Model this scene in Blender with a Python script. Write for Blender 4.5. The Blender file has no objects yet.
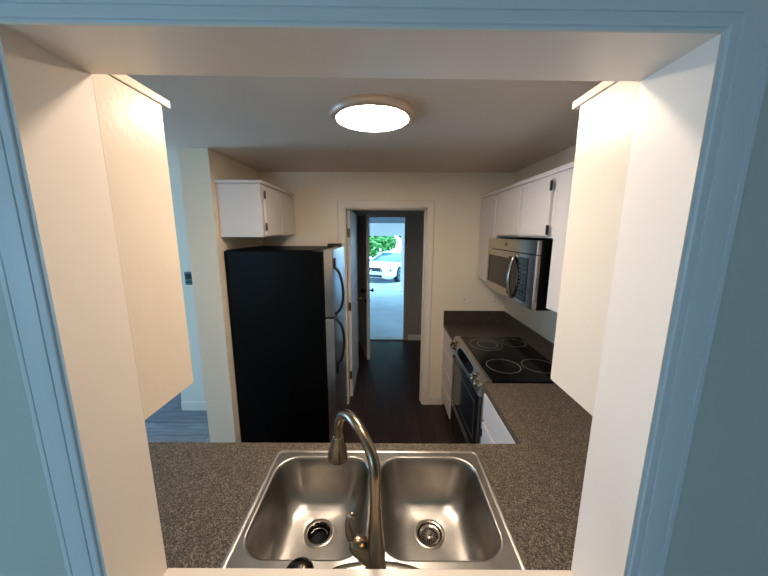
import bpy, bmesh, math, random
from mathutils import Vector, Matrix, noise as mnoise
random.seed(7)
S = bpy.context.scene
COL = S.collection
PI = math.pi

# ------------------------------------------------------------------ helpers
def lin(r, g, b):
    f = lambda c: (c/255/12.92) if c/255 <= .04045 else ((c/255+.055)/1.055)**2.4
    return (f(r), f(g), f(b), 1)

def wloc(o):
    v = Vector((0, 0, 0))
    while o is not None:
        v += o.location
        o = o.parent
    return v

def obj(name, bm, mat, parent=None, smooth=None, local=False):
    """link bm (world coordinates, or the root's own frame when local) as one mesh object"""
    me = bpy.data.meshes.new(name)
    o = bpy.data.objects.new(name, me)
    COL.objects.link(o)
    if parent is not None:
        o.parent = parent
        if not local:
            bmesh.ops.translate(bm, verts=bm.verts, vec=-wloc(parent))
    else:
        xs = [v.co.x for v in bm.verts]; ys = [v.co.y for v in bm.verts]; zs = [v.co.z for v in bm.verts]
        c = Vector(((min(xs)+max(xs))/2, (min(ys)+max(ys))/2, min(zs)))
        bmesh.ops.translate(bm, verts=bm.verts, vec=-c)
        o.location = c
    bmesh.ops.recalc_face_normals(bm, faces=bm.faces)
    bm.to_mesh(me); bm.free()
    me.materials.append(mat)
    if smooth is not None:
        me.polygons.foreach_set('use_smooth', [True]*len(me.polygons))
        try: me.set_sharp_from_angle(angle=math.radians(smooth))
        except Exception: pass
    return o

def tag(o, label, cat, group=None, kind=None):
    o['label'] = label; o['category'] = cat
    if group: o['group'] = group
    if kind: o['kind'] = kind
    return o

def thing(name, label, cat, loc=(0, 0, 0), rz=0, group=None):
    o = bpy.data.objects.new(name, None); COL.objects.link(o)
    o.empty_display_size = .05
    o.location = loc; o.rotation_euler = (0, 0, rz)
    return tag(o, label, cat, group)

def struct(name, bm, mat, label, cat, smooth=None):
    return tag(obj(name, bm, mat, smooth=smooth), label, cat, kind='structure')

def NB(): return bmesh.new()

def box(bm, x0, x1, y0, y1, z0, z1, bev=0, seg=2):
    r = bmesh.ops.create_cube(bm, size=1)
    vs = r['verts']
    for v in vs:
        v.co = Vector((x0+(v.co.x+.5)*(x1-x0), y0+(v.co.y+.5)*(y1-y0), z0+(v.co.z+.5)*(z1-z0)))
    if bev:
        es = list({e for v in vs for e in v.link_edges})
        bmesh.ops.bevel(bm, geom=es, offset=bev, segments=seg, profile=.5, affect='EDGES')
    return bm

def B(x0, x1, y0, y1, z0, z1, bev=0, seg=2):
    return box(NB(), x0, x1, y0, y1, z0, z1, bev, seg)

def plate(outer, holes, a0, a1, axis='z'):
    """polygon with holes, extruded from a0 to a1 along axis. 2D points: z->(x,y), y->(x,z), x->(y,z)"""
    bm = NB()
    mk = {'z': lambda p, a: (p[0], p[1], a), 'y': lambda p, a: (p[0], a, p[1]), 'x': lambda p, a: (a, p[0], p[1])}[axis]
    edges = []
    for lp in [outer]+holes:
        vs = [bm.verts.new(mk(p, a0)) for p in lp]
        for i in range(len(vs)):
            edges.append(bm.edges.new((vs[i], vs[(i+1) % len(vs)])))
    nrm = {'z': (0, 0, 1), 'y': (0, 1, 0), 'x': (1, 0, 0)}[axis]
    bmesh.ops.triangle_fill(bm, use_beauty=True, use_dissolve=True, edges=edges, normal=nrm)
    if a1 != a0:
        g = bmesh.ops.extrude_face_region(bm, geom=list(bm.faces))
        d = Vector(nrm)*(a1-a0)
        bmesh.ops.translate(bm, verts=[v for v in g['geom'] if isinstance(v, bmesh.types.BMVert)], vec=d)
    return bm

def rect(x0, x1, y0, y1): return [(x0, y0), (x1, y0), (x1, y1), (x0, y1)]

def rrect(x0, x1, y0, y1, r, n=8):
    p = []
    for cx, cy, a in ((x1-r, y0+r, -90), (x1-r, y1-r, 0), (x0+r, y1-r, 90), (x0+r, y0+r, 180)):
        for k in range(n+1):
            t = math.radians(a+90*k/n)
            p.append((cx+r*math.cos(t), cy+r*math.sin(t)))
    return p

def loft(bm, loops, cap0=False, cap1=False, closed=True):
    rows = [[bm.verts.new(p) for p in lp] for lp in loops]
    n = len(rows[0])
    for a, b in zip(rows, rows[1:]):
        for i in range(n if closed else n-1):
            bm.faces.new((a[i], a[(i+1) % n], b[(i+1) % n], b[i]))
    if cap0: bm.faces.new(rows[0][::-1])
    if cap1: bm.faces.new(rows[-1])
    return rows

def lathe(bm, c, prof, n=40, axis='z', cap0=True, cap1=True, sx=1, sy=1):
    """prof = [(radius, height)...] about axis through c"""
    c = Vector(c); loops = []
    for r, h in prof:
        lp = []
        for k in range(n):
            t = 2*PI*k/n; a, b = r*sx*math.cos(t), r*sy*math.sin(t)
            lp.append(c+Vector({'z': (a, b, h), 'x': (h, a, b), 'y': (a, h, b)}[axis]))
        loops.append(lp)
    loft(bm, loops, cap0, cap1)
    return bm

def spline(pts, per=8):
    pts = [Vector(p) for p in pts]; out = []
    P = [pts[0]*2-pts[1]]+pts+[pts[-1]*2-pts[-2]]
    for i in range(1, len(P)-2):
        for k in range(per):
            t = k/per
            out.append(.5*((2*P[i])+(-P[i-1]+P[i+1])*t+(2*P[i-1]-5*P[i]+4*P[i+1]-P[i+2])*t*t+(-P[i-1]+3*P[i]-3*P[i+1]+P[i+2])*t**3))
    out.append(pts[-1])
    return out

def tube(bm, pts, radii, n=20, flat=1.0, up=None):
    pts = [Vector(p) for p in pts]
    m = len(pts)
    if not isinstance(radii, (list, tuple)): radii = [radii]*m
    if len(radii) != m:
        R = radii; radii = []
        for i in range(m):
            t = i/(m-1)*(len(R)-1); k = min(int(t), len(R)-2)
            radii.append(R[k]+(R[k+1]-R[k])*(t-k))
    T = (pts[1]-pts[0]).normalized()
    ref = Vector(up) if up else (Vector((0, 0, 1)) if abs(T.z) < .9 else Vector((1, 0, 0)))
    N = (ref-T*ref.dot(T)).normalized()
    loops = []
    for i in range(m):
        t = (pts[min(i+1, m-1)]-pts[max(i-1, 0)]).normalized()
        N = (N-t*N.dot(t)).normalized(); Bn = t.cross(N)
        loops.append([pts[i]+(N*math.cos(a)*flat+Bn*math.sin(a))*radii[i] for a in [2*PI*k/n for k in range(n)]])
    loft(bm, loops, True, True)
    return bm

# ------------------------------------------------------------------ materials
def M(name, base, rough=.5, metal=0, spec=.5, coat=0, noise=None, bump=None, emit=None):
    m = bpy.data.materials.new(name); m.use_nodes = True
    nt = m.node_tree; b = nt.nodes['Principled BSDF']
    b.inputs['Base Color'].default_value = base
    b.inputs['Roughness'].default_value = rough
    b.inputs['Metallic'].default_value = metal
    b.inputs['Specular IOR Level'].default_value = spec
    b.inputs['Coat Weight'].default_value = coat
    if emit:
        b.inputs['Emission Color'].default_value = emit[0]; b.inputs['Emission Strength'].default_value = emit[1]
    tc = nt.nodes.new('ShaderNodeTexCoord')
    def tex(scale, stretch, detail=4):
        mp = nt.nodes.new('ShaderNodeMapping'); mp.inputs['Scale'].default_value = stretch
        nt.links.new(tc.outputs['Object'], mp.inputs['Vector'])
        n = nt.nodes.new('ShaderNodeTexNoise'); n.inputs['Scale'].default_value = scale; n.inputs['Detail'].default_value = detail
        nt.links.new(mp.outputs['Vector'], n.inputs['Vector'])
        return n
    if noise:   # (scale, stretch, colour2, lo, hi)
        n = tex(noise[0], noise[1])
        rp = nt.nodes.new('ShaderNodeValToRGB')
        rp.color_ramp.elements[0].position = noise[3]; rp.color_ramp.elements[1].position = noise[4]
        rp.color_ramp.elements[0].color = base; rp.color_ramp.elements[1].color = noise[2]
        nt.links.new(n.outputs['Fac'], rp.inputs['Fac']); nt.links.new(rp.outputs['Color'], b.inputs['Base Color'])
    if bump:    # (scale, stretch, strength, distance)
        n = tex(bump[0], bump[1], 2)
        bp = nt.nodes.new('ShaderNodeBump'); bp.inputs['Strength'].default_value = bump[2]; bp.inputs['Distance'].default_value = bump[3]
        nt.links.new(n.outputs['Fac'], bp.inputs['Height']); nt.links.new(bp.outputs['Normal'], b.inputs['Normal'])
    return m

def planks(name, c1, c2, mort, w, h, rough, rot=0, streak=.5):
    m = M(name, c1, rough)
    nt = m.node_tree; b = nt.nodes['Principled BSDF']
    tc = nt.nodes.new('ShaderNodeTexCoord')
    mp = nt.nodes.new('ShaderNodeMapping'); mp.inputs['Rotation'].default_value = (0, 0, rot)
    nt.links.new(tc.outputs['Object'], mp.inputs['Vector'])
    br = nt.nodes.new('ShaderNodeTexBrick')
    br.inputs['Scale'].default_value = 1; br.inputs['Brick Width'].default_value = w; br.inputs['Row Height'].default_value = h
    br.inputs['Mortar Size'].default_value = .002; br.inputs['Bias'].default_value = 0
    br.inputs['Color1'].default_value = c1; br.inputs['Color2'].default_value = c2; br.inputs['Mortar'].default_value = mort
    nt.links.new(mp.outputs['Vector'], br.inputs['Vector'])
    mp2 = nt.nodes.new('ShaderNodeMapping'); mp2.inputs['Scale'].default_value = (2, 22, 1)
    nt.links.new(mp.outputs['Vector'], mp2.inputs['Vector'])
    n = nt.nodes.new('ShaderNodeTexNoise'); n.inputs['Scale'].default_value = 2; n.inputs['Detail'].default_value = 6
    n.inputs['Distortion'].default_value = .6
    nt.links.new(mp2.outputs['Vector'], n.inputs['Vector'])
    rp = nt.nodes.new('ShaderNodeValToRGB')
    rp.color_ramp.elements[0].position = .3; rp.color_ramp.elements[1].position = .7
    rp.color_ramp.elements[0].color = (streak, streak, streak, 1)
    nt.links.new(n.outputs['Fac'], rp.inputs['Fac'])
    mx = nt.nodes.new('ShaderNodeMix'); mx.data_type = 'RGBA'; mx.blend_type = 'MULTIPLY'; mx.inputs['Factor'].default_value = 1
    nt.links.new(br.outputs['Color'], mx.inputs[6]); nt.links.new(rp.outputs['Color'], mx.inputs[7])
    nt.links.new(mx.outputs[2], b.inputs['Base Color'])
    return m

def speckle(name, dark, mid, light, scale, rough):
    m = M(name, mid, rough)
    nt = m.node_tree; b = nt.nodes['Principled BSDF']
    tc = nt.nodes.new('ShaderNodeTexCoord')
    v = nt.nodes.new('ShaderNodeTexVoronoi'); v.inputs['Scale'].default_value = scale
    nt.links.new(tc.outputs['Object'], v.inputs['Vector'])
    sp = nt.nodes.new('ShaderNodeSeparateColor'); nt.links.new(v.outputs['Color'], sp.inputs['Color'])
    rp = nt.nodes.new('ShaderNodeValToRGB'); e = rp.color_ramp.elements
    rp.color_ramp.interpolation = 'CONSTANT'
    e[0].position = 0; e[0].color = dark; e[1].position = .4; e[1].color = mid
    q = e.new(.8); q.color = light
    nt.links.new(sp.outputs['Red'], rp.inputs['Fac']); nt.links.new(rp.outputs['Color'], b.inputs['Base Color'])
    return m

W1 = (1, 1, 1)
mWall = M('wall paint', lin(232, 217, 194), .55, bump=(120, W1, .12, .002))
mWallL = M('living wall paint', lin(190, 198, 193), .6, bump=(90, W1, .15, .002))
mJamb = M('gloss cream enamel', lin(236, 222, 208), .3, bump=(60, W1, .10, .002))
mPanel = M('brushed gloss cream enamel', lin(230, 213, 192), .24, bump=(85, (1, 1, .7), .22, .002))
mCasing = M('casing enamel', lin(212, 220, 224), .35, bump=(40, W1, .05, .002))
mCeil = M('ceiling paint', lin(216, 200, 182), .8, bump=(150, W1, .35, .003))
mWhite = M('cabinet white paint', lin(214, 204, 198), .4, bump=(70, W1, .06, .002))
mTrimW = M('white trim paint', lin(226, 215, 199), .4)
mDoor = M('white door paint', lin(214, 214, 214), .45)
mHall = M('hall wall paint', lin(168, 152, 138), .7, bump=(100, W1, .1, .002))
mFloor = planks('dark plank floor', lin(50, 36, 34), lin(64, 46, 42), lin(22, 15, 14), 1.2, .13, .42, PI/2, .55)
mFloor.node_tree.nodes['Principled BSDF'].inputs['Specular IOR Level'].default_value = .25
mFloorD = planks('grey plank floor', lin(120, 124, 130), lin(158, 160, 164), lin(60, 62, 66), 1.2, .18, .4, 0, .55)
mBounceFloor = M('pale bounce floor', lin(206, 200, 192), .9, bump=(300, W1, .3, .004))  # unseen pale finish, added to bounce daylight up to the opening's header
mCounter = speckle('speckled laminate', lin(56, 48, 41), lin(92, 82, 69), lin(136, 122, 104), 330, .42)
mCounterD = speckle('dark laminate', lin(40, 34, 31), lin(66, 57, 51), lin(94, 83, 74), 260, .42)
mSteel = M('brushed stainless', lin(196, 190, 182), .3, 1, bump=(30, (1, 60, 1), .05, .001), noise=(8, (1, 30, 1), lin(172, 166, 158), .3, .7))
mSteelM = M('polished stainless', lin(190, 184, 176), .13, 1, noise=(8, (1, 1, 40), lin(176, 170, 162), .3, .7))
mKey = M('key print', lin(62, 62, 66), .4)
mSink = M('sink stainless', lin(172, 167, 160), .33, 1, bump=(40, (40, 1, 1), .04, .001), noise=(14, W1, lin(160, 155, 148), .35, .65))
mNickel = M('brushed nickel', lin(178, 162, 138), .22, 1)
mFauc = M('faucet nickel', lin(146, 128, 106), .27, 1)
mBronze = M('dark nickel', lin(70, 60, 48), .25, 1)
mRing = M('lamp nickel rim', lin(206, 182, 164), .4, .35)
mBlack = M('black enamel', lin(6, 6, 6), .4, spec=.1)
mBlackG = M('black glass', lin(8, 8, 9), .08, spec=.4)
mCook = M('black ceramic glass', lin(9, 8, 8), .12, spec=.16)
mBlackP = M('black plastic', lin(20, 20, 21), .35)
mDarkHole = M('black rubber', lin(5, 5, 5), .6, spec=.2)
mDrain = M('drain steel', lin(186, 178, 166), .2, 1)
mGreyRing = M('cooktop ring print', lin(120, 118, 116), .3)
mHinge = M('antique bronze hinge', lin(72, 60, 48), .35, .9)
mBrass = M('aged brass hinge', lin(120, 96, 60), .35, .9)
mPlate = M('almond plastic plate', lin(232, 220, 200), .4)
mPlateD = M('plate slot', lin(70, 60, 50), .6)
mTherm = M('green grey plastic', lin(70, 100, 98), .45)
mThermS = M('grey display', lin(40, 60, 58), .2)
mLamp = M('lamp diffuser', (1, .95, .9, 1), .4, emit=((1, .83, .66, 1), 60))
mConc = M('driveway concrete', lin(172, 186, 194), .8, noise=(1.5, W1, lin(152, 164, 172), .35, .7))
mCar = M('white car paint', lin(238, 240, 242), .2, coat=.6)
mCarGlass = M('car glass', lin(60, 90, 95), .08)
mTyre = M('tyre rubber', lin(26, 27, 30), .8)
mRim = M('alloy wheel', lin(130, 134, 140), .35, .8)
mLens = M('headlight lens', lin(84, 96, 110), .15)
mLeaf = M('leaf', lin(58, 120, 52), .5, noise=(3, W1, lin(104, 164, 84), .35, .65))
mBark = M('bark', lin(84, 68, 52), .9)
mRoof = M('dark roof underside', lin(70, 72, 76), .8)
mBeam = M('white beam paint', lin(225, 228, 230), .6)
mThresh = M('aluminium threshold', lin(170, 172, 176), .35, .9)

# ------------------------------------------------------------------ dimensions
CZ = 2.385            # ceiling
YJ0, YJ = .455, .58   # pass-through wall faces
XL, XR = -.508, .440  # opening
SILL, HEADL, HEADR = 1.051, 2.097, 2.088
YB = 3.015            # kitchen back wall
XRW = 1.22            # kitchen right wall
XLW = -1.20           # kitchen left wall face
YE = 5.0              # exterior wall

# ------------------------------------------------------------------ setting
struct('floor', B(-1.405, XRW+.08, YJ, YE+.05, -.06, 0), mFloor, 'dark brown plank floor running through kitchen and back hall', 'floor')
struct('floor_front', B(-4.2, 2.7, -3.2, YJ, -.06, 0), mBounceFloor, 'unseen floor of the room in front of the pass-through, made pale to bounce light', 'floor')
struct('floor_left', B(-4.2, -1.405, YJ, 5.1, -.06, 0), mFloorD, 'grey plank floor of the side room left of the kitchen', 'floor')
struct('ceiling', B(-4.2, 2.7, -3.2, YE+.1, CZ, CZ+.1), mCeil, 'greyish painted ceiling above the kitchen', 'ceiling')

opening = [(XL, SILL), (XR, SILL), (XR, HEADR), (XL, HEADL)]
struct('wall_front', plate(rect(-1.345, 2.6, 0, CZ), [opening], YJ0, YJ, 'y'), mWallL, 'painted wall around the pass-through opening', 'wall')

# lining boards of the opening
def lining(name, pts, label):
    return struct(name, plate(pts, [], YJ0-.003, YJ+.001, 'y'), mJamb, label, 'trim')
e = .0012
lining('trim_1', [(XL-.004, SILL), (XL+e, SILL), (XL+e, HEADL-e), (XL-.004, HEADL-e)], 'cream painted lining on the left side of the pass-through')
lining('trim_2', [(XR-e, SILL), (XR+.004, SILL), (XR+.004, HEADR-e), (XR-e, HEADR-e)], 'cream painted lining on the right side of the pass-through')
lining('trim_3', [(XL, HEADL-e), (XR, HEADR-e), (XR, HEADR+.004), (XL, HEADL+.004)], 'cream painted lining across the top of the pass-through')
struct('trim_4', B(XL+.0015, XR-.0015, YJ0-.003, YJ+.003, SILL-.02, SILL+.001, .0008, 1), mJamb, 'cream sill board at the bottom of the pass-through', 'trim')

# moulded casing on the living-room side: profile (offset from opening edge, thickness)
prof = [(.0012, 0), (.0012, .0022), (.0022, .0032), (.0038, .0034), (.0046, .0022), (.0056, .0022), (.0062, .0052), (.0078, .0062),
        (.0195, .0060), (.0203, .0042), (.0215, .0042), (.0222, .0062), (.040, .0076), (.0565, .0072), (.0573, .0052), (.0585, .0052), (.0592, .0070), (.066, .0070), (.0685, .0055), (.0690, 0)]
def casing(name, path, y, sgn, mat, label, profile):
    """path: list of (point(x,z), outward(x,z)) ends; mitred board"""
    bm = NB(); loops = []
    for p, o in path:
        loops.append([Vector((p[0]+o[0]*d, y-sgn*h, p[1]+o[1]*d)) for d, h in profile])
    loft(bm, loops, True, True, closed=True)
    return struct(name, bm, mat, label, 'trim', smooth=28)
TLc, TRc = (XL, HEADL), (XR, HEADR)
casing('trim_5', [((XL, .98), (-1, 0)), (TLc, (-1, 1))], YJ0, 1, mCasing, 'moulded blue-lit casing up the left side of the pass-through', prof)
casing('trim_6', [((XR, .98), (1, 0)), (TRc, (1, 1))], YJ0, 1, mCasing, 'moulded casing up the right side of the pass-through', prof)
casing('trim_7', [(TLc, (-1, 1)), (TRc, (1, 1))], YJ0, 1, mCasing, 'moulded casing across the top of the pass-through', prof)

# kitchen walls
DX0, DX1, DZ = -.393, .416, 2.066     # door opening in the back wall
struct('wall_back', plate([(-1.405, 0), (DX0, 0), (DX0, DZ), (DX1, DZ), (DX1, 0), (XRW+.08, 0), (XRW+.08, CZ), (-1.405, CZ)], [], YB, YB+.115, 'y'), mWall,
       'beige back wall of the kitchen with the doorway', 'wall')
struct('wall_right', B(XRW, XRW+.08, YJ, YB, 0, CZ), mWall, 'beige right wall of the kitchen behind the range', 'wall')
struct('wall_left', B(-1.405, XLW, 2.19, YB, 0, CZ), mWall, 'short beige wall stub to the left of the refrigerator', 'wall')
# dining / living shell
struct('wall_dining', B(-2.10, -1.405, 2.885, YE, 0, CZ), mTrimW, 'blue-lit far wall of the side room behind the stub', 'wall')
struct('wall_far_left', plate(rect(-3.2, YE+.1, 0, CZ), [rect(2.0, 2.8, .2, 1.9)], -4.2, -4.1, 'x'), mWallL, 'left wall of the side room with its window', 'wall')
struct('wall_far_right', B(2.6, 2.7, -3.2, YJ, 0, CZ), mWallL, 'right wall of the room in front of the pass-through', 'wall')
struct('wall_rear', plate(rect(-4.2, 2.7, 0, CZ), [rect(-3.65, -1.75, .8, 2.1)], -3.2, -3.1, 'y'), mWallL, 'wall with a window behind the viewer', 'wall')
struct('wall_dining_back', B(-4.1, -2.10, YE, YE+.1, 0, CZ), mWallL, 'wall at the far end of the side room passage', 'wall')
for n, bm in (('window_1', plate(rect(-3.7, -1.7, .75, 2.15), [rect(-3.6, -2.72, .85, 2.05), rect(-2.68, -1.8, .85, 2.05)], -3.17, -3.11, 'y')),
              ('window_2', plate(rect(1.95, 2.85, .15, 1.95), [rect(2.03, 2.77, .23, 1.87)], -4.17, -4.11, 'x'))):
    struct(n, bm, mTrimW, 'white framed window of the ' + ('front room behind the viewer' if n == 'window_1' else 'side room'), 'window')
# hall
EX0, EX1, EZ = -.44, .345, 2.083
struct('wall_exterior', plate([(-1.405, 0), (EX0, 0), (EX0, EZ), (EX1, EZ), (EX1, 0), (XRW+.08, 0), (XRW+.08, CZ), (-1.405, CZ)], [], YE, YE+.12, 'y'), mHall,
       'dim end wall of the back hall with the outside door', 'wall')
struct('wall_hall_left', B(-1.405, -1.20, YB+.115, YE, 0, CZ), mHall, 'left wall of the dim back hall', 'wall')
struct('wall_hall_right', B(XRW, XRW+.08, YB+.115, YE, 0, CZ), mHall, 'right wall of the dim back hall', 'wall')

# kitchen doorway casing + jamb lining
cprof = [(0, 0), (0, .010), (.004, .013), (.012, .013), (.016, .016), (.052, .018), (.062, .018), (.066, .014), (.066, 0)]
casing('trim_8', [((DX0+.006, 0), (-1, 0)), ((DX0+.006, DZ-.006), (-1, 1))], YB, 1, mTrimW, 'cream door casing left of the kitchen doorway', cprof)
casing('trim_9', [((DX1-.006, 0), (1, 0)), ((DX1-.006, DZ-.006), (1, 1))], YB, 1, mTrimW, 'cream door casing right of the kitchen doorway', cprof)
casing('trim_10', [((DX0+.006, DZ-.006), (-1, 1)), ((DX1-.006, DZ-.006), (1, 1))], YB, 1, mTrimW, 'cream door casing above the kitchen doorway', cprof)
bm = B(DX0, DX0+.014, YB, YB+.115, 0, DZ); box(bm, DX1-.014, DX1, YB, YB+.115, 0, DZ); box(bm, DX0, DX1, YB, YB+.115, DZ-.014, DZ)
box(bm, DX1-.026, DX1-.014, YB+.06, YB+.075, 0, DZ-.014); box(bm, DX0+.014, DX1-.014, YB+.06, YB+.075, DZ-.026, DZ-.014)
struct('trim_11', bm, mTrimW, 'cream lining boards inside the kitchen doorway', 'trim')
# exterior door frame
bm = B(EX0, EX0+.02, YE-.01, YE+.12, 0, EZ); box(bm, EX1-.02, EX1, YE-.01, YE+.12, 0, EZ); box(bm, EX0, EX1, YE-.01, YE+.12, EZ-.02, EZ)
box(bm, EX1, EX1+.06, YE-.018, YE, 0, EZ+.06); box(bm, EX0-.06, EX0, YE-.018, YE, 0, EZ+.06); box(bm, EX0, EX1, YE-.018, YE, EZ, EZ+.06)
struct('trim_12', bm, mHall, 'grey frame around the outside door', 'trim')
struct('trim_13', B(EX0+.02, EX1-.02, YE-.02, YE+.14, 0, .018, .004), mThresh, 'metal threshold under the outside door', 'trim')
# baseboards
def baseb(name, x0, x1, y0, y1, mat, label):
    bm = B(x0, x1, y0, y1, 0, .085); d = .004
    box(bm, x0+(d if x1-x0 < .03 else 0), x1-(d if x1-x0 < .03 else 0), y0+(d if y1-y0 < .03 else 0), y1, .085, .095)
    struct(name, bm, mat, label, 'baseboard')
baseb('baseboard_back', DX1+.062, .63, YB-.013, YB, mTrimW, 'cream baseboard between the doorway and the drawers')
baseb('baseboard_dining', -2.10, -1.406, 2.872, 2.885, mTrimW, 'white baseboard on the blue-lit wall of the side room')
baseb('baseboard_hall', EX1+.062, XRW, YE-.013, YE, mTrimW, 'dim baseboard in the back hall beside the outside door')

# ------------------------------------------------------------------ doors
def hinge_bm(x, y, z, h=.09, ax='y'):
    bm = NB(); lathe(bm, (x, y, z-h/2), [(.006, 0), (.006, h)], 12)
    lathe(bm, (x, y, z-h/2-.004), [(.003, 0), (.0075, .004)], 12); lathe(bm, (x, y, z+h/2), [(.0075, 0), (.003, .004)], 12)
    box(bm, x+.002, x+.034, y-.002, y+.0005, z-h/2, z+h/2, 0)
    return bm
d1 = thing('door_1', 'white interior door swung open into the back hall', 'door', (DX0+.016, YB+.125, .01)); d1['kind'] = 'structure'
lx = DX0+.006
bm = B(lx, lx+.036, YB+.125, YB+.125+.78, .012, DZ-.02, .0015, 1)
obj('door_leaf', bm, mDoor, d1)
for z in (1.82, 1.05, .27):
    obj('hinge', hinge_bm(lx, YB+.122, z), mBrass, d1, smooth=40)
bm = NB()
for s in (1,):
    lathe(bm, (lx+.036, YB+.125+.72, .98), [(.03, 0), (.03, .005), (.011, .008), (.011, .03), (.026, .038), (.027, .052), (.018, .06)], 24, 'x')
obj('door_knob', bm, mBrass, d1, smooth=40)

ang = math.atan2(-.17, .84)         # second door swung inwards, free edge towards the kitchen
d2 = thing('door_2', 'grey-white outside door swung inward at the end of the hall', 'door', (EX0+.02, YE-.02, .012), math.radians(-77)); d2['kind'] = 'structure'
DL = .86
def L(bm, name, mat, par=d2, **k): return obj(name, bm, mat, par, local=True, **k)
bm = B(0, DL, -.0225, .0225, 0, EZ-.035, .0015, 1)
leaf = L(bm, 'door_leaf', mDoor)
for zz, nm in ((1.01, 'door_knob'),):
    bm = NB()
    for s in (-1, 1):
        lathe(bm, (DL-.06, s*.0225, zz), [(.032, 0), (.032, s*.006), (.011, s*.009), (.011, s*.032), (.026, s*.04), (.028, s*.055), (.018, s*.064)], 24, 'y')
    L(bm, nm, mBronze, smooth=40)
bm = NB()
for s in (-1, 1):
    lathe(bm, (DL-.06, s*.0225, .86), [(.028, 0), (.028, s*.008), (.02, s*.014)], 24, 'y')
L(bm, 'deadbolt', mBronze, smooth=40)
for z in (.25, 1.0, 1.8):
    L(B(-.008, .002, -.03, -.0225, z-.045, z+.045), 'hinge', mBrass)

# ------------------------------------------------------------------ ceiling light
lc = (-.06, 1.568)
lt = thing('ceiling_light', 'round flush ceiling light with nickel rim, glowing white', 'ceiling light', (lc[0], lc[1], CZ))
bm = NB(); c = (lc[0], lc[1], CZ)
lathe(bm, c, [(.185, 0), (.202, 0), (.203, -.010), (.200, -.022), (.192, -.031), (.178, -.033), (.171, -.030), (.169, -.022)], 72, cap0=False, cap1=False)
obj('rim', bm, mRing, lt, smooth=50)
bm = NB()
lathe(bm, c, [(.1708, -.027), (.168, -.0312), (.152, -.0335), (.12, -.0346), (.06, -.0352), (.004, -.0355)], 72, cap0=True)
obj('diffuser', bm, mLamp, lt, smooth=60)

# ------------------------------------------------------------------ cabinets
def hinge_small(x, y, z, face):
    """exposed wrap hinge; face '-x' on a face looking to -x, '+x' likewise"""
    s = -1 if face == '-x' else 1
    bm = NB()
    lathe(bm, (x+s*.004, y, z-.022), [(.0045, 0), (.0045, .044)], 10)
    lathe(bm, (x+s*.004, y, z-.028), [(.002, 0), (.005, .006)], 10); lathe(bm, (x+s*.004, y, z+.022), [(.005, 0), (.002, .007)], 10)
    box(bm, min(x, x+s*.002), max(x, x+s*.002), y-.014, y, z-.026, z+.026)
    box(bm, min(x, x+s*.0035), max(x, x+s*.0035), y, y+.010, z-.018, z+.018)
    return bm

def upper(name, label, x0, x1, y0, y1, z0, z1, front, doors, crown=.018, crown_out=.012, hinges=(), group=None, bodymat=mWhite, crownh=.03, crown_near=False):
    """box cabinet; front '+x' or '-x' ; doors list of (y0,y1)"""
    t = thing(name, label, 'cabinet', ((x0+x1)/2, (y0+y1)/2, z0), group=group)
    bm = NB()
    box(bm, x0, x1, y0, y1, z0, z1, .0012, 1)
    obj('cabinet_body', bm, bodymat, t)
    s = 1 if front == '+x' else -1
    xf = x1 if s > 0 else x0
    if crown:
        cx0, cx1 = (x0, x1+crown_out) if s > 0 else (x0-crown_out, x1)
        obj('crown_strip', B(cx0, cx1, y0-(crown_out if crown_near else 0), y1, z1, z1+crownh, .003, 2), bodymat, t)
    for i, (a, b) in enumerate(doors):
        dx0, dx1 = (xf+.001, xf+.019) if s > 0 else (xf-.019, xf-.001)
        d = obj('door', B(dx0, dx1, a, b, z0+.012, z1-.022, .003, 2), bodymat, t)
        for (k, yy, zs) in hinges:
            if k == i:
                for z in zs:
                    obj('hinge', hinge_small(dx1 if s > 0 else dx0, yy, z, front), mHinge, d, smooth=40)
    return t

# over the refrigerator
fc = upper('wall_cabinet', 'white two-door wall cabinet above the black refrigerator', XLW+.001, -.885, 2.245, YB-.002, 1.79, 2.165, '+x',
           [(2.275, 2.615), (2.645, 2.995)], crown_out=.02, hinges=((0, 2.272, (1.865, 2.09)),), crownh=.022, crown_near=True)
# right hand run
XU = .935
upper('wall_cabinet', 'tall narrow white wall cabinet in the corner beyond the microwave', XU, XRW-.002, 2.577, YB-.002, 1.385, 2.148, '-x', [(2.605, 2.985)], crownh=.026)
upper('wall_cabinet', 'short white two-door wall cabinet directly above the microwave', XU, XRW-.002, 1.715, 2.575, 1.80, 2.148, '-x', [(1.752, 2.11), (2.145, 2.552)],
      hinges=((0, 1.749, (1.845, 2.085)),), crownh=.026)
upper('wall_cabinet', 'tall white wall cabinet on the near side of the microwave', XU, XRW-.002, 1.10, 1.713, 1.40, 2.148, '-x', [(1.13, 1.675)], crownh=.026)

# the two cabinets flanking the pass-through, seen side-on
def flank(label, x0, x1, z0, inner, y1):
    t = thing('wall_cabinet', label, 'cabinet', ((x0+x1)/2, (YJ+y1)/2, z0))
    obj('cabinet_body', B(x0, x1, YJ+.002, y1, z0, 2.112, .001, 1), mPanel, t)
    x0c, x1c = (x0, x1+.004) if inner > 0 else (x0-.004, x1)
    obj('crown_strip', B(x0c, x1c, YJ+.002, y1+.026, 2.1122, 2.130, .002, 2), mPanel, t)
    n = 2; w = (x1-x0)/n
    for i in range(n):
        d = obj('door', B(x0+i*w+(.03 if i == 0 else .004), x0+(i+1)*w-(.03 if i == n-1 else .004), y1+.0005, y1+.012, z0+.03, 2.09, .0015, 1), mPanel, t)
        bm = NB(); lathe(bm, (x0+i*w+(w-.05 if i == 0 else .05), y1+.012, z0+.09), [(.006, 0), (.006, .012), (.014, .018), (.012, .026)], 16, 'y')
        obj('door_knob', bm, mHinge, d, smooth=40)
    return t
flank('cream wall cabinet flanking the left side of the pass-through, side panel shining', -1.30, XL, 1.434, 1, .752)
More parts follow.
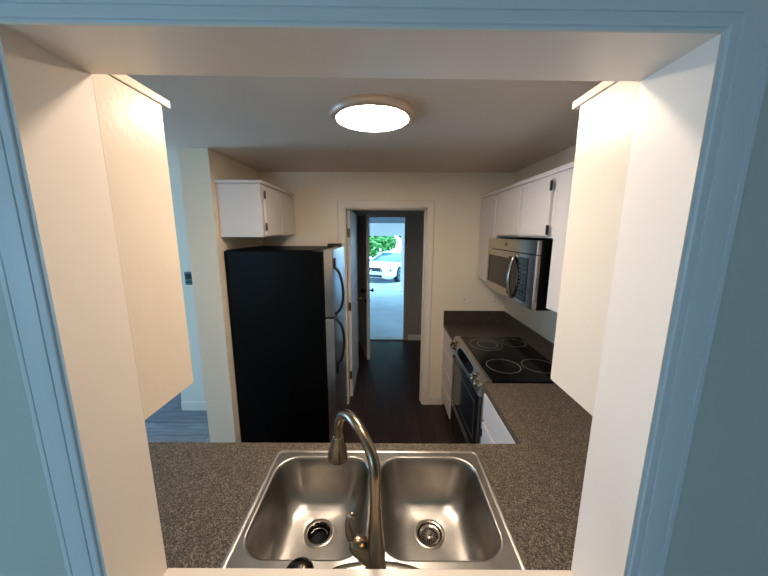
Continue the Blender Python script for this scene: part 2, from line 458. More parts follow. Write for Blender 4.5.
flank('cream wall cabinet flanking the right side of the pass-through, side panel shining', XR, 1.05, 1.449, -1, .750)

# base cabinets
XF = .63    # face of the right hand base cabinets
t = thing('base_cabinet', 'white four-drawer base cabinet between the range and the back wall', 'cabinet', (.9, 2.79, 0))
bm = B(XF, XRW-.002, 2.572, YB-.015, .09, .874); box(bm, XF+.06, XRW-.002, 2.572, YB-.015, 0, .09)
obj('cabinet_body', bm, mWhite, t)
zs = [.10, .285, .48, .675, .865]
for a, b in zip(zs, zs[1:]):
    obj('drawer', B(XF-.019, XF-.001, 2.58, YB-.02, a+.009, b-.009, .003, 2), mWhite, t)
t = thing('base_cabinet', 'white drawer and door base cabinet on the near side of the range', 'cabinet', (.9, 1.45, 0))
bm = B(XF, XRW-.002, 1.165, 1.738, .09, .874); box(bm, XF+.06, XRW-.002, 1.165, 1.738, 0, .09)
obj('cabinet_body', bm, mWhite, t)
obj('drawer', B(XF-.019, XF-.001, 1.21, 1.715, .695, .862, .003, 2), mWhite, t)
d = obj('door', B(XF-.019, XF-.001, 1.21, 1.715, .11, .672, .003, 2), mWhite, t)
bm = NB()
obj('hinge', hinge_small(XF-.019, 1.712, .60, '-x'), mHinge, d, smooth=40)
t = thing('base_cabinet', 'sink base cabinet under the speckled peninsula counter', 'cabinet', (-.3, .87, 0))
bm = B(-1.28, -1.26, YJ+.003, 1.155, .09, .874)
box(bm, XF-.03, XF-.012, YJ+.003, 1.155, .09, .874); box(bm, -1.26, XF-.03, 1.135, 1.155, .09, .874)
box(bm, -1.26, XF-.03, YJ+.003, 1.135, .09, .108); box(bm, -1.26, XF-.03, 1.06, 1.08, 0, .09)
obj('cabinet_body', bm, mWhite, t)
for i in range(4):
    a = -1.24+i*.455
    obj('door', B(a+.006, a+.449, 1.156, 1.174, .11, .862, .003, 2), mWhite, t)

# ------------------------------------------------------------------ countertops
CT0, CT = .876, .914
SX0, SX1, SY0, SY1 = -.452, .398, .588, 1.147
ct = [(-1.30, YJ+.002), (XRW-.002, YJ+.002), (XRW-.002, 1.742), (.612, 1.742), (.606, 1.195), (-1.30, 1.195)]
bm = plate(ct, [rrect(SX0+.012, SX1-.012, SY0+.012, SY1-.012, .02, 4)], CT0, CT)
tag(obj('countertop', bm, mCounter), 'speckled brown laminate countertop wrapping from the sink peninsula to the range', 'countertop')
t = thing('countertop', 'dark corner countertop with upstand between range and back wall', 'countertop', (.9, 2.79, CT0))
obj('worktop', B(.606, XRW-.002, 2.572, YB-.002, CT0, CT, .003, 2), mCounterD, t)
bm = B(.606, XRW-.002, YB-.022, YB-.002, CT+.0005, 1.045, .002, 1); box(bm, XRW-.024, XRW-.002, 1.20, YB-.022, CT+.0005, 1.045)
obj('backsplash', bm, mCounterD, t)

# ------------------------------------------------------------------ sink
sk = thing('kitchen_sink', 'stainless steel double-bowl sink set into the speckled counter', 'sink', (-.036, .87, CT))
zr = CT+.0065
bowls = [(-.418, -.056), (-.012, .355)]
BY0, BY1 = .708, 1.102
NC = 10
def ring(x0, x1, y0, y1, r, z): return [Vector((px, py, z)) for px, py in rrect(x0, x1, y0, y1, r, NC)]
holes = [rrect(a-.007, b+.007, BY0-.007, BY1+.007, .085, NC) for a, b in bowls]
ins = .016
bm = plate(rrect(SX0+ins, SX1-ins, SY0+ins, SY1-ins, .018, 6), holes, zr-.0015, zr-.0015)
o = [rrect(SX0+d, SX1-d, SY0+d, SY1-d, max(.018+ins-d, .005), 6) for d in (0, .0015, .005, .009, .012, ins)]
zz = [CT+.0008, CT+.004, CT+.0068, CT+.0068, zr-.0005, zr-.0015]
loft(bm, [[Vector((x, y, z)) for x, y in lp] for lp, z in zip(o, zz)])
obj('rim', bm, mSink, sk, smooth=35)
drains = []
for i, (a, b) in enumerate(bowls):
    cx, cy = (a+b)/2+(0 if i else -.003), .945
    drains.append((cx, cy))
    bm = NB(); rows = []
    for ins_, r, z in ((-.007, .085, zr-.0015), (-.003, .083, zr-.0018), (0, .080, zr-.005), (.003, .078, zr-.014), (.008, .077, zr-.045), (.014, .076, zr-.085),
                       (.021, .075, zr-.118), (.031, .074, zr-.146), (.045, .070, zr-.167), (.062, .064, zr-.179), (.082, .055, zr-.185), (.105, .042, zr-.187)):
        rows.append(ring(a+ins_, b-ins_, BY0+ins_, BY1-ins_, r, z))
    # blend the flat floor into the round drain
    src = rows[-1]; n = len(src)
    tgt = []
    for p in src:
        d = Vector((p.x-cx, p.y-cy, 0)); d.normalize()
        tgt.append(Vector((cx, cy, 0))+d*.055)
    for f in (.5, 1):
        rows.append([Vector((p.x+(q.x-p.x)*f, p.y+(q.y-p.y)*f, zr-.187-.003*f)) for p, q in zip(src, tgt)])
    loft(bm, rows)
    obj('basin', bm, mSink, sk, smooth=50)
zd = zr-.190
# left: waste disposal flange and rubber baffle ; right: basket strainer
cx, cy = drains[0]
bm = NB(); lathe(bm, (cx, cy, zd), [(.0565, 0), (.057, .0025), (.053, .004), (.042, .002), (.0395, -.004), (.0395, -.03)], 56, cap0=False, cap1=False)
fl = obj('drain_flange', bm, mDrain, sk, smooth=40)
bm = NB(); lathe(bm, (cx, cy, zd), [(.0393, -.006), (.036, -.012), (.030, -.03), (.012, -.036), (.001, -.036)], 56, cap0=False, cap1=True)
obj('rubber_baffle', bm, mDarkHole, fl, smooth=40)
bm = NB(); tube(bm, [(cx+.033*math.cos(t), cy-.005+.033*math.sin(t), zd-.011) for t in [math.radians(15+150*k/24) for k in range(25)]], .0015, 8)
obj('baffle_lip', bm, mDrain, fl, smooth=60)
cx, cy = drains[1]
bm = NB(); lathe(bm, (cx, cy, zd), [(.0565, 0), (.057, .0025), (.052, .004), (.044, .001), (.041, -.008), (.040, -.011)], 56, cap0=False, cap1=False)
fl = obj('drain_flange', bm, mDrain, sk, smooth=40)
bm = NB(); lathe(bm, (cx, cy, zd), [(.0405, -.011), (.02, -.016), (.001, -.016)], 56, cap0=False, cap1=True)
obj('strainer_well', bm, mDarkHole, fl, smooth=40)
bm = NB(); lathe(bm, (cx, cy, zd), [(.030, -.0075), (.0365, -.003), (.0385, -.003), (.0385, -.009), (.030, -.009)], 48, cap0=False, cap1=False)
for k in range(20):
    t = 2*PI*k/20; r = Matrix.Rotation(t, 4, 'Z')
    b2 = NB(); box(b2, .010, .032, -.0016, .0016, -.011, -.0075)
    for v in b2.verts: v.co = r @ v.co + Vector((cx, cy, zd))
    me = bpy.data.meshes.new('tmp'); b2.to_mesh(me); b2.free(); bm.from_mesh(me); bpy.data.meshes.remove(me)
lathe(bm, (cx, cy, zd), [(.012, -.011), (.012, -.007), (.007, -.005), (.004, .006), (.006, .009), (.004, .012)], 24)
obj('basket_strainer', bm, mDrain, fl, smooth=40)

# ------------------------------------------------------------------ faucet
fx, fy = -.021, .664
fa = thing('faucet', 'brushed nickel gooseneck faucet behind the sink bowls', 'faucet', (fx, fy, zr))
bm = NB()
pl = lambda d, z: [Vector((fx+(.128-d)*abs(math.cos(t))**.8*(1 if math.cos(t) > 0 else -1), fy+.006+(.032-d*.8)*math.sin(t)*(1-.25*abs(math.cos(t))), z)) for t in [2*PI*k/56 for k in range(56)]]
loft(bm, [pl(0, zr-.001), pl(.001, zr+.004), pl(.006, zr+.008), pl(.02, zr+.010)], True, True)
obj('deck_plate', bm, mDrain, fa, smooth=50)
bm = NB(); lathe(bm, (fx, fy, zr), [(.030, .008), (.0295, .02), (.0265, .045), (.0255, .09), (.0225, .125), (.0185, .165), (.0162, .205), (.0154, .22)], 32)
body = obj('faucet_body', bm, mFauc, fa, smooth=50)
path = spline([(fx, fy, 1.13), (fx, fy, 1.20), (fx-.001, fy+.001, 1.245), (fx-.013, fy+.020, 1.284), (fx-.043, fy+.062, 1.314), (fx-.077, fy+.118, 1.316),
               (fx-.105, fy+.165, 1.288), (fx-.119, fy+.192, 1.243), (fx-.124, fy+.200, 1.193)], 8)
bm = NB(); tube(bm, path, [.0155, .015, .0148, .0146, .0145, .0145, .0145, .0142, .0140], 24)
obj('neck', bm, mFauc, fa, smooth=60)
hd = Vector((-.006, .009, -.09)).normalized(); p0 = path[-1]
bm = NB(); pts = [p0+hd*d for d in (-.002, .0, .004, .03, .06, .083, .086)]
tube(bm, pts, [.0142, .0160, .0165, .0225, .0305, .0325, .027], 28)
sh = obj('spray_head', bm, mFauc, fa, smooth=50)
bm = NB(); tube(bm, [p0+hd*d for d in (.0861, .0895)], [.021, .020], 24)
obj('spray_face', bm, mBlackP, sh, smooth=40)
# side handle
bm = NB(); tube(bm, [(fx-.010, fy, .985), (fx-.028, fy+.002, 1.002), (fx-.046, fy+.003, 1.017), (fx-.060, fy+.003, 1.026), (fx-.066, fy+.003, 1.029)], [.026, .0265, .025, .019, .008], 24)
hub = obj('handle', bm, mFauc, fa, smooth=50)
pts = spline([(fx-.050, fy+.006, 1.018), (fx-.066, fy+.010, 1.036), (fx-.073, fy+.014, 1.060), (fx-.071, fy+.016, 1.082), (fx-.063, fy+.017, 1.094), (fx-.056, fy+.016, 1.088)], 8)
bm = NB(); tube(bm, pts, [.013, .012, .0085, .0075, .0085, .007], 18)
obj('lever', bm, mFauc, hub, smooth=60)
bm = NB(); lathe(bm, (fx-.036, fy-.012, 1.032), [(.006, 0), (.006, .003), (.003, .004)], 16)
obj('screw_cap', bm, mBrass, hub, smooth=40)
# dark cap on the deck
t = thing('deck_cap', 'dark domed cap on the sink deck left of the faucet', 'sink cap', (-.226, .662, zr))
bm = NB(); lathe(bm, (-.226, .662, zr-.001), [(.040, 0), (.0405, .006), (.038, .016), (.030, .025), (.015, .030), (.001, .031)], 40)
obj('dome', bm, mBronze, t, smooth=50)
bm = NB(); lathe(bm, (-.226, .662, zr), [(.0115, .026), (.0115, .0315), (.008, .033), (.001, .033)], 24)
obj('button', bm, mBlackP, t, smooth=40)

# ------------------------------------------------------------------ refrigerator
FX0, FXB, FX1 = -1.196, -.470, -.378
FY0, FY1 = 2.268, 2.965
FZ, FS = 1.70, 1.175
t = thing('refrigerator', 'black-sided stainless top-freezer refrigerator standing by the left wall', 'refrigerator', ((FX0+FXB)/2, 2.62, 0))
bm = B(FX0, FXB, FY0, FY1, .05, FZ-.012, .004, 2)
obj('body', bm, mBlack, t)
obj('base_grille', B(FX0+.02, FXB-.01, FY0+.01, FY1-.01, .0, .0495), mBlackP, t)
obj('door_gasket', B(FXB, FXB+.016, FY0+.012, FY1-.012, .07, FZ-.02), mDarkHole, t)
def fdoor(z0, z1):
    bm = NB(); n = 16; lps = []
    P = [(FXB+.016, FY0)]
    for k in range(n+1):
        y = FY0+(FY1-FY0)*k/n
        P.append((FX1-.012+.012*(1-((2*k/n)-1)**2), y))
    P += [(FXB+.016, FY1)]
    loft(bm, [[Vector((x, y, z)) for x, y in P] for z in (z0, z1)], True, True)
    es = [e for e in bm.edges if abs(e.verts[0].co.z-e.verts[1].co.z) < 1e-6]
    bmesh.ops.bevel(bm, geom=es, offset=.004, segments=2, profile=.5, affect='EDGES')
    return bm
def fhandle(za, zb, flip):
    """bowed black handle: foot at one end, deep bow"""
    y = FY0+.045; x = FX1-.006
    top, bot = max(za, zb), min(za, zb)
    h = top-bot
    prof_ = [(0, .0), (.02, .012), (.12, .038), (.35, .058), (.62, .062), (.85, .045), (.96, .016), (1.0, .0)]
    if flip: prof_ = [(1-f, d) for f, d in prof_][::-1]
    pts = spline([(x+d, y, top-f*h) for f, d in prof_], 6)
    bm = NB(); tube(bm, pts, .0105, 14, flat=1.3, up=(0, 1, 0))
    return bm
fd = obj('freezer_door', fdoor(FS+.006, FZ), mSteel, t, smooth=30)
hb = fhandle(FS+.02, 1.56, False); box(hb, FX1-.010, FX1+.006, FY0+.033, FY0+.057, 1.555, 1.635, .003)
obj('handle', hb, mBlackP, fd, smooth=50)
rd = obj('refrigerator_door', fdoor(.07, FS-.006), mSteel, t, smooth=30)
hb = fhandle(FS-.02, .78, True); box(hb, FX1-.010, FX1+.006, FY0+.033, FY0+.057, .70, .785, .003)
obj('handle', hb, mBlackP, rd, smooth=50)
bm = B(FXB-.06, FXB+.07, FY1-.14, FY1-.03, FZ-.011, FZ+.022, .006)
obj('hinge_cover', bm, mBlackP, t)
bm = B(FX0+.01, FXB-.07, FY0+.012, FY1-.01, FZ-.0118, FZ-.004, .003)
obj('top_panel', bm, mBlack, t)

# ------------------------------------------------------------------ microwave
MX, MY0, MY1, MZ0, MZ1 = .868, 1.748, 2.572, 1.375, 1.785
MXB = XRW-.004
t = thing('microwave', 'stainless over-the-range microwave hanging beneath the wall cabinet', 'microwave', (1.05, 2.13, MZ0))
obj('body', B(MX+.03, MXB, MY0, MY1, MZ0, MZ1, .002, 1), mBlack, t)
zv = 1.700
vp = obj('vent_panel', B(MX+.002, MX+.03, MY0, MY1, zv+.004, MZ1, .002, 1), mSteelM, t)
# round emblem with a swirl
ey, ez = 2.20, 1.748
bm = NB(); lathe(bm, (MX+.0022, ey, ez), [(.017, 0), (.017, -.0016), (.0155, -.002), (.0153, -.0014), (.001, -.0014)], 32, 'x', cap0=False)
em = obj('emblem', bm, mSteelM, vp, smooth=40)
bm = NB()
for pts in ([(-.009, .004), (-.004, .010), (.001, .006), (-.003, -.002), (-.009, -.006), (-.010, -.001), (-.002, .002)],
            [(.010, .007), (.003, .009), (.002, .003), (.006, .001), (.001, -.003), (.004, -.009), (.011, -.006)],
            [(-.002, -.010), (.004, -.012)], [(-.004, .013), (.003, .0125)]):
    tube(bm, spline([(MX+.0006, ey-a, ez+b) for a, b in pts], 6), .0010, 6)
obj('emblem_script', bm, mBlackP, em, smooth=60)
YC = MY0+.235       # door / keypad split
md = obj('door', plate(rect(YC, MY1, MZ0+.004, zv), [rrect(YC+.135, MY1-.035, MZ0+.062, zv-.045, .006, 3)], MX, MX+.03, 'x'), mSteelM, t)
wi = obj('window', B(MX+.0045, MX+.024, YC+.128, MY1-.03, MZ0+.058, zv-.041), mBlackG, md)
obj('door_glass_strip', B(MX-.0012, MX+.001, YC+.002, YC+.145, MZ0+.03, zv-.03), mBlackG, md)
# bowed handle
bm = NB(); tube(bm, spline([(MX-.0, YC+.05, zv-.018), (MX-.018, YC+.045, zv-.05), (MX-.034, YC+.042, zv-.12), (MX-.038, YC+.041, 1.535), (MX-.034, YC+.042, MZ0+.11), (MX-.018, YC+.045, MZ0+.045), (MX, YC+.05, MZ0+.018)], 8), .0095, 16, flat=1.2, up=(0, 1, 0))
obj('handle', bm, mSteelM, md, smooth=60)
cp = obj('control_panel', B(MX, MX+.03, MY0, YC-.003, MZ0+.004, zv, .002, 1), mSteelM, t)
kg = obj('keypad_glass', B(MX-.0014, MX+.001, MY0+.085, YC-.012, MZ0+.03, zv-.022, .0006, 1), mBlackG, cp)
bm = NB()
for r in range(9):
    for cc in range(3):
        y = MY0+.098+cc*.041; z = MZ0+.045+r*.024
        box(bm, MX-.0022, MX-.0012, y, y+.024, z, z+.010)
obj('keypad', bm, mKey, kg)
bm = B(MX-.0020, MX-.0012, MY0+.098, YC-.028, zv-.058, zv-.034)
obj('clock_display', bm, mThermS, kg)

# ------------------------------------------------------------------ range
RY0, RY1 = 1.746, 2.568
RXF = .612      # oven door face
t = thing('range', 'stainless slide-in electric range with black glass cooktop under the microwave', 'stove', (.9, 2.157, 0))
obj('body', B(RXF+.035, XRW-.03, RY0+.004, RY1-.004, .03, .905, .002, 1), mBlack, t)
ck = obj('cooktop', B(.669, XRW-.028, RY0+.002, RY1-.002, .9055, .922, .003, 2), mCook, t)
def annulus(cx, cy, r, w=.0022, z=.9222, n=64, sq=1):
    bm = NB(); lathe(bm, (cx, cy, z), [(r-w, 0), (r-w, .0004), (r+w, .0004), (r+w, 0)], n, cap0=False, cap1=False); return bm
for cx, cy, r in ((.835, 2.383, .128), (.850, 2.383, .080), (1.085, 2.425, .092), (.825, 1.975, .112), (1.075, 1.980, .112)):
    obj('burner_ring', annulus(cx, cy, r), mGreyRing, ck)
# curved control panel: profile swept along y
pp = [(.668, .9045), (.668, .9245), (.650, .926), (.638, .925), (.629, .919), (.620, .906), (.598, .862), (.590, .842), (.589, .828), (.603, .822), (.645, .822), (.660, .880)]
bm = NB(); loft(bm, [[Vector((x, y, z)) for x, z in pp] for y in (RY0+.018, RY1-.018)], True, True)
pnl = obj('control_panel', bm, mSteel, t, smooth=35)
for a, b in ((RY0, RY0+.0178), (RY1-.0178, RY1)):
    bm = NB(); q = [(x+(-.004 if x < .66 else 0), z+(.003 if z > .84 else -.002)) for x, z in pp]
    loft(bm, [[Vector((x, y, z)) for x, z in q] for y in (a, b)], True, True)
    obj('end_cap', bm, mSteel, pnl, smooth=35)
def on_panel(f, y, lift=0):
    """f 0 top .. 1 bottom along the slanted face"""
    A, Bq = Vector((.6235, y, .912)), Vector((.596, y, .856))
    nrm = Vector((-.898, 0, .44))
    return A.lerp(Bq, f)+nrm*lift, nrm
# dark display set in the middle
bm = NB()
def dl(lift):
    out = []
    for k in range(48):
        tt = 2*PI*k/48; cx_, sx_ = math.cos(tt), math.sin(tt)
        yy = 2.165+.205*(abs(cx_)**.45)*(1 if cx_ > 0 else -1)
        ff = .53+.50*(abs(sx_)**.6)*(1 if sx_ > 0 else -1)
        out.append(on_panel(ff, yy, lift)[0])
    return out
loft(bm, [dl(.0003), dl(.0022)], True, True)
obj('display', bm, mBlackG, pnl)
def knob_bm(f, y, r):
    p, n = on_panel(f, y, .0005); bm = NB()
    tube(bm, [p+n*d for d in (0, .005, .007, .027, .031)], [r*1.15, r*1.15, r*.92, r*.85, r*.6], 24)
    return bm
for f, y, r in ((.72, 1.815, .021), (.70, 1.885, .021), (.12, 1.865, .013), (.72, 2.500, .021), (.70, 2.430, .021), (.12, 2.455, .013)):
    obj('knob', knob_bm(f, y, r), mNickel, pnl, smooth=40)
od = obj('oven_door', B(RXF, RXF+.034, RY0+.02, RY1-.02, .335, .815, .004, 2), mBlackG, t)
bm = plate(rect(RY0+.02, RY1-.02, .335, .815), [rect(RY0+.052, RY1-.052, .352, .79)], RXF-.003, RXF, 'x')
obj('door_frame', bm, mSteel, od)
bm = plate(rect(RY0+.14, RY1-.14, .42, .70), [rect(RY0+.144, RY1-.144, .424, .696)], RXF-.0008, RXF+.001, 'x')
obj('window_line', bm, mGreyRing, od)
bm = NB(); tube(bm, [(RXF-.022, RY0+.09, .782), (RXF-.022, RY1-.09, .782)], .0065, 16)
for y in (RY0+.11, RY1-.11): tube(bm, [(RXF-.022, y, .782), (RXF-.001, y, .782)], .006, 12)
obj('handle', bm, mBlackP, od, smooth=50)
dr = obj('drawer', B(RXF+.002, RXF+.034, RY0+.02, RY1-.02, .075, .328, .004, 2), mBlackG, t)
obj('drawer_trim', B(RXF-.004, RXF+.003, RY0+.03, RY1-.03, .306, .314, .002), mSteel, dr)
for y in (RY0+.05, RY1-.05):
    bm = NB(); lathe(bm, (RXF+.06, y, 0), [(.022, 0), (.022, .008), (.012, .012), (.012, .03)], 20)
    obj('foot', bm, mSteel, t, smooth=40)
for y0, y1 in ((RY0+.003, RY0+.018), (RY1-.018, RY1-.003)):
    obj('side_trim', B(RXF+.004, RXF+.036, y0, y1, .05, .82, .002, 1), mSteel, t)

# ------------------------------------------------------------------ plates on walls
def wallplate(name, label, cat, x, z, kind):
    t = thing(name, label, cat, (x, YB-.001, z))
    w, h = .041, .065
    obj('cover_plate', B(x-w, x+w, YB-.0075, YB-.001, z-h, z+h, .003, 2), mPlate, t)
    if kind == 'switch':
        obj('rocker', B(x-.017, x+.017, YB-.011, YB-.0073, z-.034, z+.034, .002, 2), mPlate, t)
        obj('indicator', B(x+.004, x+.012, YB-.0118, YB-.0109, z-.018, z-.006, .0003, 1), mPlateD, t)
    else:
        sk_ = obj('socket', B(x-.017, x+.017, YB-.010, YB-.0073, z-.034, z+.034, .002, 2), mPlate, t)
        for dz in (-.019, .019):
            for dx in (-.0065, .0065):
                obj('slot', B(x+dx-.0015, x+dx+.0015, YB-.0104, YB-.0098, z+dz-.006, z+dz+.006), mPlateD, sk_)
wallplate('light_switch', 'almond light switch plate beside the doorway above the dark counter', 'light switch', .802, 1.175, 'switch')
wallplate('wall_outlet', 'almond outlet plate partly under the microwave in the corner', 'outlet', 1.115, 1.165, 'outlet')
tx = -1.855
t = thing('thermostat', 'small green-grey thermostat on the blue-lit wall left of the kitchen', 'thermostat', (tx, 2.884, 1.33))
obj('housing', B(tx-.05, tx+.05, 2.858, 2.885, 1.325, 1.45, .006, 2), mTherm, t)
obj('screen', B(tx-.036, tx+.036, 2.8555, 2.8585, 1.385, 1.435, .001, 1), mThermS, t)
bm = NB()
for k in range(3): box(bm, tx-.034+k*.025, tx-.016+k*.025, 2.8545, 2.8583, 1.345, 1.360, .001, 1)
obj('buttons', bm, mThermS, t)

# ------------------------------------------------------------------ outdoors
SL = -.041
def gz(y): return -.03+SL*(y-5.1)
bm = NB()
loft(bm, [[Vector((-16, y, gz(y)-d)) for d in (0, .3)]+[Vector((16, y, gz(y)-d)) for d in (.3, 0)] for y in (5.13, 60)], True, True)
struct('ground', bm, mConc, 'pale concrete driveway outside the back door', 'driveway')
# carport: roof, beam and post
t = thing('carport', 'carport roof with pale beam and post outside the back door', 'carport', (0, 9, gz(9)))
cy_ = 10.7
obj('roof', B(-5, 5, 5.13, cy_+.25, 2.135, 2.22), mRoof, t)
obj('beam', B(-5, 5, cy_-.04, cy_+.10, 1.70, 2.1345, .005), mBeam, t)
bm = NB(); zb = gz(cy_)
box(bm, .575, .685, cy_-.03, cy_+.08, zb-.03, 1.70, .004); box(bm, .555, .705, cy_-.05, cy_+.10, zb-.03, zb+.05, .004)
obj('post', bm, mBeam, t)

# car (local frame: +x = rearwards, front bumper at x=0, z up from ground)
car = thing('car', 'white sedan with dark grille parked outside the back door', 'car', (-.58, 13.1, gz(13.6)), math.radians(65))
def carobj(name, bm, mat, par=car, smooth=40): return obj(name, bm, mat, par, smooth=smooth, local=True)
st = [  # x, halfwidth, bottom, hood/shoulder z, top z
    (0.0, .70, .34, .60, .64), (.06, .80, .24, .63, .70), (.25, .90, .20, .68, .75), (.7, .94, .20, .73, .80), (1.3, .95, .20, .78, .84), (1.75, .95, .20, .81, .87),
    (2.6, .95, .20, .83, .89), (3.6, .95, .20, .85, .92), (4.3, .93, .22, .87, .95), (4.85, .88, .30, .85, .93), (5.0, .80, .42, .76, .83)]
lp = []
for x, w, zb, zs_, zt in st:
    half = [(0, zb), (w*.85, zb), (w, zb+.12), (w*1.0, zs_*.75), (w*.97, zs_), (w*.80, zt-.02), (w*.45, zt), (0, zt)]
    pts = [Vector((x, y, z)) for y, z in half]+[Vector((x, -y, z)) for y, z in half[-2:0:-1]]
    lp.append(pts)
bm = NB(); loft(bm, lp, True, True)
carobj('car_body', bm, mCar)
# greenhouse
gl = [(1.45, .82, .83, .82, .845), (2.35, .78, .86, .62, 1.18), (2.6, .78, .86, .60, 1.23), (3.3, .78, .88, .60, 1.24), (3.9, .78, .90, .60, 1.18), (4.55, .78, .92, .78, .93)]
lp = [[Vector((x, -wb, zb)), Vector((x, -wt, zt)), Vector((x, -wt*.5, zt+.02)), Vector((x, wt*.5, zt+.02)), Vector((x, wt, zt)), Vector((x, wb, zb))] for x, wb, zb, wt, zt in gl]
bm = NB(); loft(bm, lp, True, True); carobj('greenhouse', bm, mCarGlass)
bm = NB(); loft(bm, [[v+Vector((0, 0, .006)) for v in l[1:5]]+[v-Vector((0, 0, .03)) for v in l[4:0:-1]] for l in lp[1:5]], True, True); carobj('roof', bm, mCar)
for sd in (-1, 1):
    for a, b_, r in (((1.48, sd*.81, .85), (2.36, sd*.62, 1.185), .03), ((3.9, sd*.61, 1.18), (4.5, sd*.77, .94), .05), ((3.0, sd*.775, .88), (3.05, sd*.605, 1.23), .025)):
        bm = NB(); tube(bm, [a, b_], r, 8); carobj('roof_pillar', bm, mCar)
# front: grille with cross bars, headlights, lower intakes
bm = NB(); loft(bm, [[Vector((x, y, z)) for y, z in ((-.42, .52), (.42, .52), (.46, .70), (-.46, .70))] for x in (-.03, .16)], True, True)
gr = carobj('grille', bm, mBlackP)
bm = NB(); box(bm, -.042, -.028, -.40, .40, .525, .545); box(bm, -.042, -.028, -.016, .016, .455, .615)
carobj('grille_bars', bm, mCar, gr)
carobj('lower_intake', B(-.012, .2, -.52, .52, .29, .40, .02), mBlackP)
carobj('splitter', B(-.03, .2, -.66, .66, .215, .245, .01), mBlackP)
for s in (-1, 1):
    bm = NB(); loft(bm, [[Vector(p) for p in ((-.025+d, s*.46, .53), (.13+d, s*.875, .56), (.14+d, s*.87, .655), (-.02+d, s*.46, .635))] for d in (0, .12)], True, True)
    carobj('headlight', bm, mLens)
    bm = NB(); loft(bm, [[Vector(p) for p in ((.0+d, s*.58, .33), (.10+d, s*.80, .34), (.10+d, s*.80, .42), (.0+d, s*.58, .40))] for d in (0, .1)], True, True)
    carobj('fog_light', bm, mBlackP)
    bm = NB(); box(bm, 1.75, 1.87, s*1.0-.09, s*1.0+.09, .88, 1.0, .03); box(bm, 1.78, 1.84, min(s*.84, s*.95), max(s*.84, s*.95), .86, .93)
    carobj('wing_mirror', bm, mCar)
    for x in (.95, 4.0):
        bm = NB(); lathe(bm, (x, s*.88, .35), [(.22, s*.09), (.30, s*.105), (.345, s*.09), (.352, s*.04), (.352, -s*.10), (.30, -s*.12)], 36, 'y')
        wh = carobj('tyre', bm, mTyre)
        bm = NB(); lathe(bm, (x, s*.88, .35), [(.245, s*.085), (.25, s*.108), (.228, s*.112), (.222, s*.085)], 36, 'y', cap0=False, cap1=False)
        lathe(bm, (x, s*.88, .35), [(.05, s*.07), (.05, s*.11), (.03, s*.115)], 20, 'y')
        for k in range(5):
            a = 2*PI*k/5+.3
            tube(bm, [(x+.04*math.cos(a), s*.985, .35+.04*math.sin(a)), (x+.228*math.cos(a), s*.986, .35+.228*math.sin(a))], [.03, .022], 8)
        carobj('wheel_rim', bm, mRim, wh)

# trees
def tree(label, x, y, h, blobs, n):
    t = thing('tree', label, 'tree', (x, y, gz(y)), group=None)
    bm = NB(); z0 = gz(y)
    tube(bm, spline([(x, y, z0-.1), (x+.1, y, z0+h*.3), (x-.05, y+.1, z0+h*.6)], 6), [.2, .15, .08], 12)
    for bx, by, bz, br in blobs[:5]:
        tube(bm, [(x+.03, y, z0+h*.35), (bx, by, bz)], [.07, .02], 8)
    obj('trunk', bm, mBark, t, smooth=60)
    bm = NB()
    for i in range(n):
        bx, by, bz, br = random.choice(blobs)
        d = Vector((random.gauss(0, 1), random.gauss(0, 1), random.gauss(0, 1))).normalized()*br*random.random()**.4
        p = Vector((bx, by, bz))+d
        s = random.uniform(.12, .24)
        u = Vector((random.gauss(0, 1), random.gauss(0, 1), random.gauss(0, .6))).normalized(); v = u.orthogonal().normalized(); w = u.cross(v)
        bm.faces.new([bm.verts.new(p+u*s), bm.verts.new(p+v*s*.5+w*s*.1), bm.verts.new(p-u*s), bm.verts.new(p-v*s*.5+w*s*.1)])
    obj('foliage', bm, mLeaf, t)
R_ = random.Random(3)
def blobs(x, y, z0, z1, w, n): return [(x+R_.uniform(-w, w), y+R_.uniform(-.8, .8), R_.uniform(z0, z1), R_.uniform(.5, .95)) for _ in range(n)]
tree('leafy green tree beyond the white car, left crown', -1.0, 21, 4, blobs(-1.0, 21, .75, 4.2, 1.6, 26), 9000)
tree('leafy green tree beyond the white car, right crown', 2.3, 26, 4, blobs(2.3, 26, .9, 4.6, 1.7, 24), 6000)

# ------------------------------------------------------------------ light
def area(name, loc, rot, sx, sy, power, col):
    l = bpy.data.lights.new(name, 'AREA'); l.shape = 'RECTANGLE'; l.size = sx; l.size_y = sy; l.energy = power; l.color = col
    o = bpy.data.objects.new(name, l); COL.objects.link(o); o.location = loc; o.rotation_euler = rot
    return o
area('window_daylight', (-2.7, -3.08, 1.45), (math.radians(90), 0, 0), 1.8, 1.2, 15, (.31, .54, 1.0))
area('side_window_daylight', (-4.08, 2.4, 1.0), (math.radians(90), 0, math.radians(-90)), .75, 1.5, 36, (.27, .56, 1.0))
sl = bpy.data.lights.new('sink_ceiling_lamp', 'AREA'); sl.shape = 'DISK'; sl.size = .10; sl.energy = 6.0; sl.color = (1, .85, .71)
so2 = bpy.data.objects.new('sink_ceiling_lamp', sl); COL.objects.link(so2); so2.location = (-.04, .83, CZ-.03)
sun = bpy.data.lights.new('sun', 'SUN'); sun.energy = 1.1; sun.angle = math.radians(4); sun.color = (1, .97, .92)
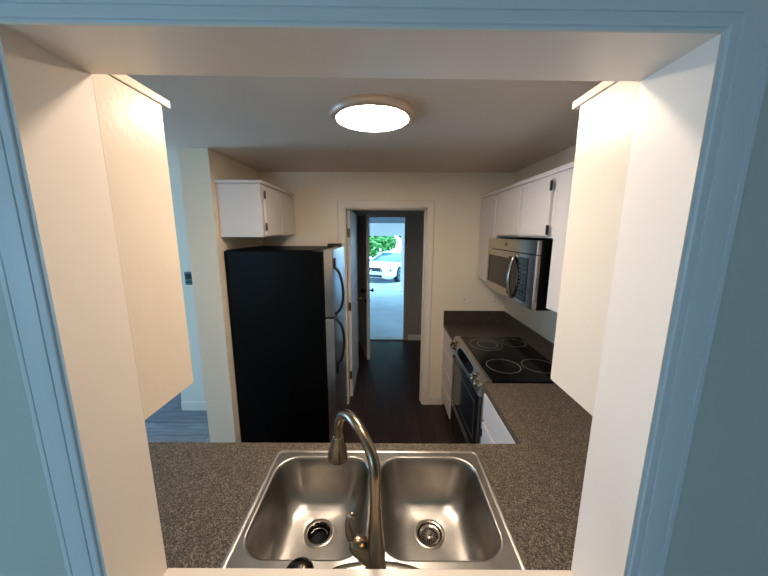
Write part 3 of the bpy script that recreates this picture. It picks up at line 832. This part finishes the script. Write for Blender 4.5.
so = bpy.data.objects.new('sun', sun); COL.objects.link(so); so.rotation_euler = (math.radians(30), math.radians(-14), 0)

w = bpy.data.worlds.new('World'); S.world = w; w.use_nodes = True
nt = w.node_tree; bg = nt.nodes['Background']
tc = nt.nodes.new('ShaderNodeTexCoord'); sep = nt.nodes.new('ShaderNodeSeparateXYZ'); rp = nt.nodes.new('ShaderNodeValToRGB')
nt.links.new(tc.outputs['Generated'], sep.inputs[0]); nt.links.new(sep.outputs['Z'], rp.inputs['Fac'])
rp.color_ramp.elements[0].color = (.46, .78, 1, 1); rp.color_ramp.elements[1].color = (.20, .52, 1, 1)
nt.links.new(rp.outputs['Color'], bg.inputs['Color']); bg.inputs['Strength'].default_value = 6.2

# ------------------------------------------------------------------ camera
def cam_matrix(pitch, yaw, roll, h):
    p, y, r = map(math.radians, (pitch, yaw, roll))
    Rr = Matrix(((math.cos(r), 0, math.sin(r)), (0, 1, 0), (-math.sin(r), 0, math.cos(r))))
    Rp = Matrix(((1, 0, 0), (0, math.cos(p), math.sin(p)), (0, -math.sin(p), math.cos(p))))
    Ry = Matrix(((math.cos(y), -math.sin(y), 0), (math.sin(y), math.cos(y), 0), (0, 0, 1)))
    R = Ry @ Rp @ Rr
    X, F, U = R.col[0], R.col[1], R.col[2]
    m = Matrix(((X.x, U.x, -F.x), (X.y, U.y, -F.y), (X.z, U.z, -F.z))).to_4x4()
    m.translation = Vector((0, 0, h))
    return m
cd = bpy.data.cameras.new('camera'); cam = bpy.data.objects.new('camera', cd); COL.objects.link(cam)
cd.sensor_fit = 'HORIZONTAL'; cd.sensor_width = 36; cd.lens = 36*304/768; cd.clip_start = .02; cd.clip_end = 200
cam.matrix_world = cam_matrix(10.42, .1, -.22, 1.83)
S.camera = cam

vs = S.view_settings
vs.view_transform = 'Standard'; vs.look = 'None'; vs.gamma = 1; vs.use_curve_mapping = False
vs.exposure = .22
S.cycles.max_bounces = 10; S.cycles.diffuse_bounces = 6; S.cycles.glossy_bounces = 5
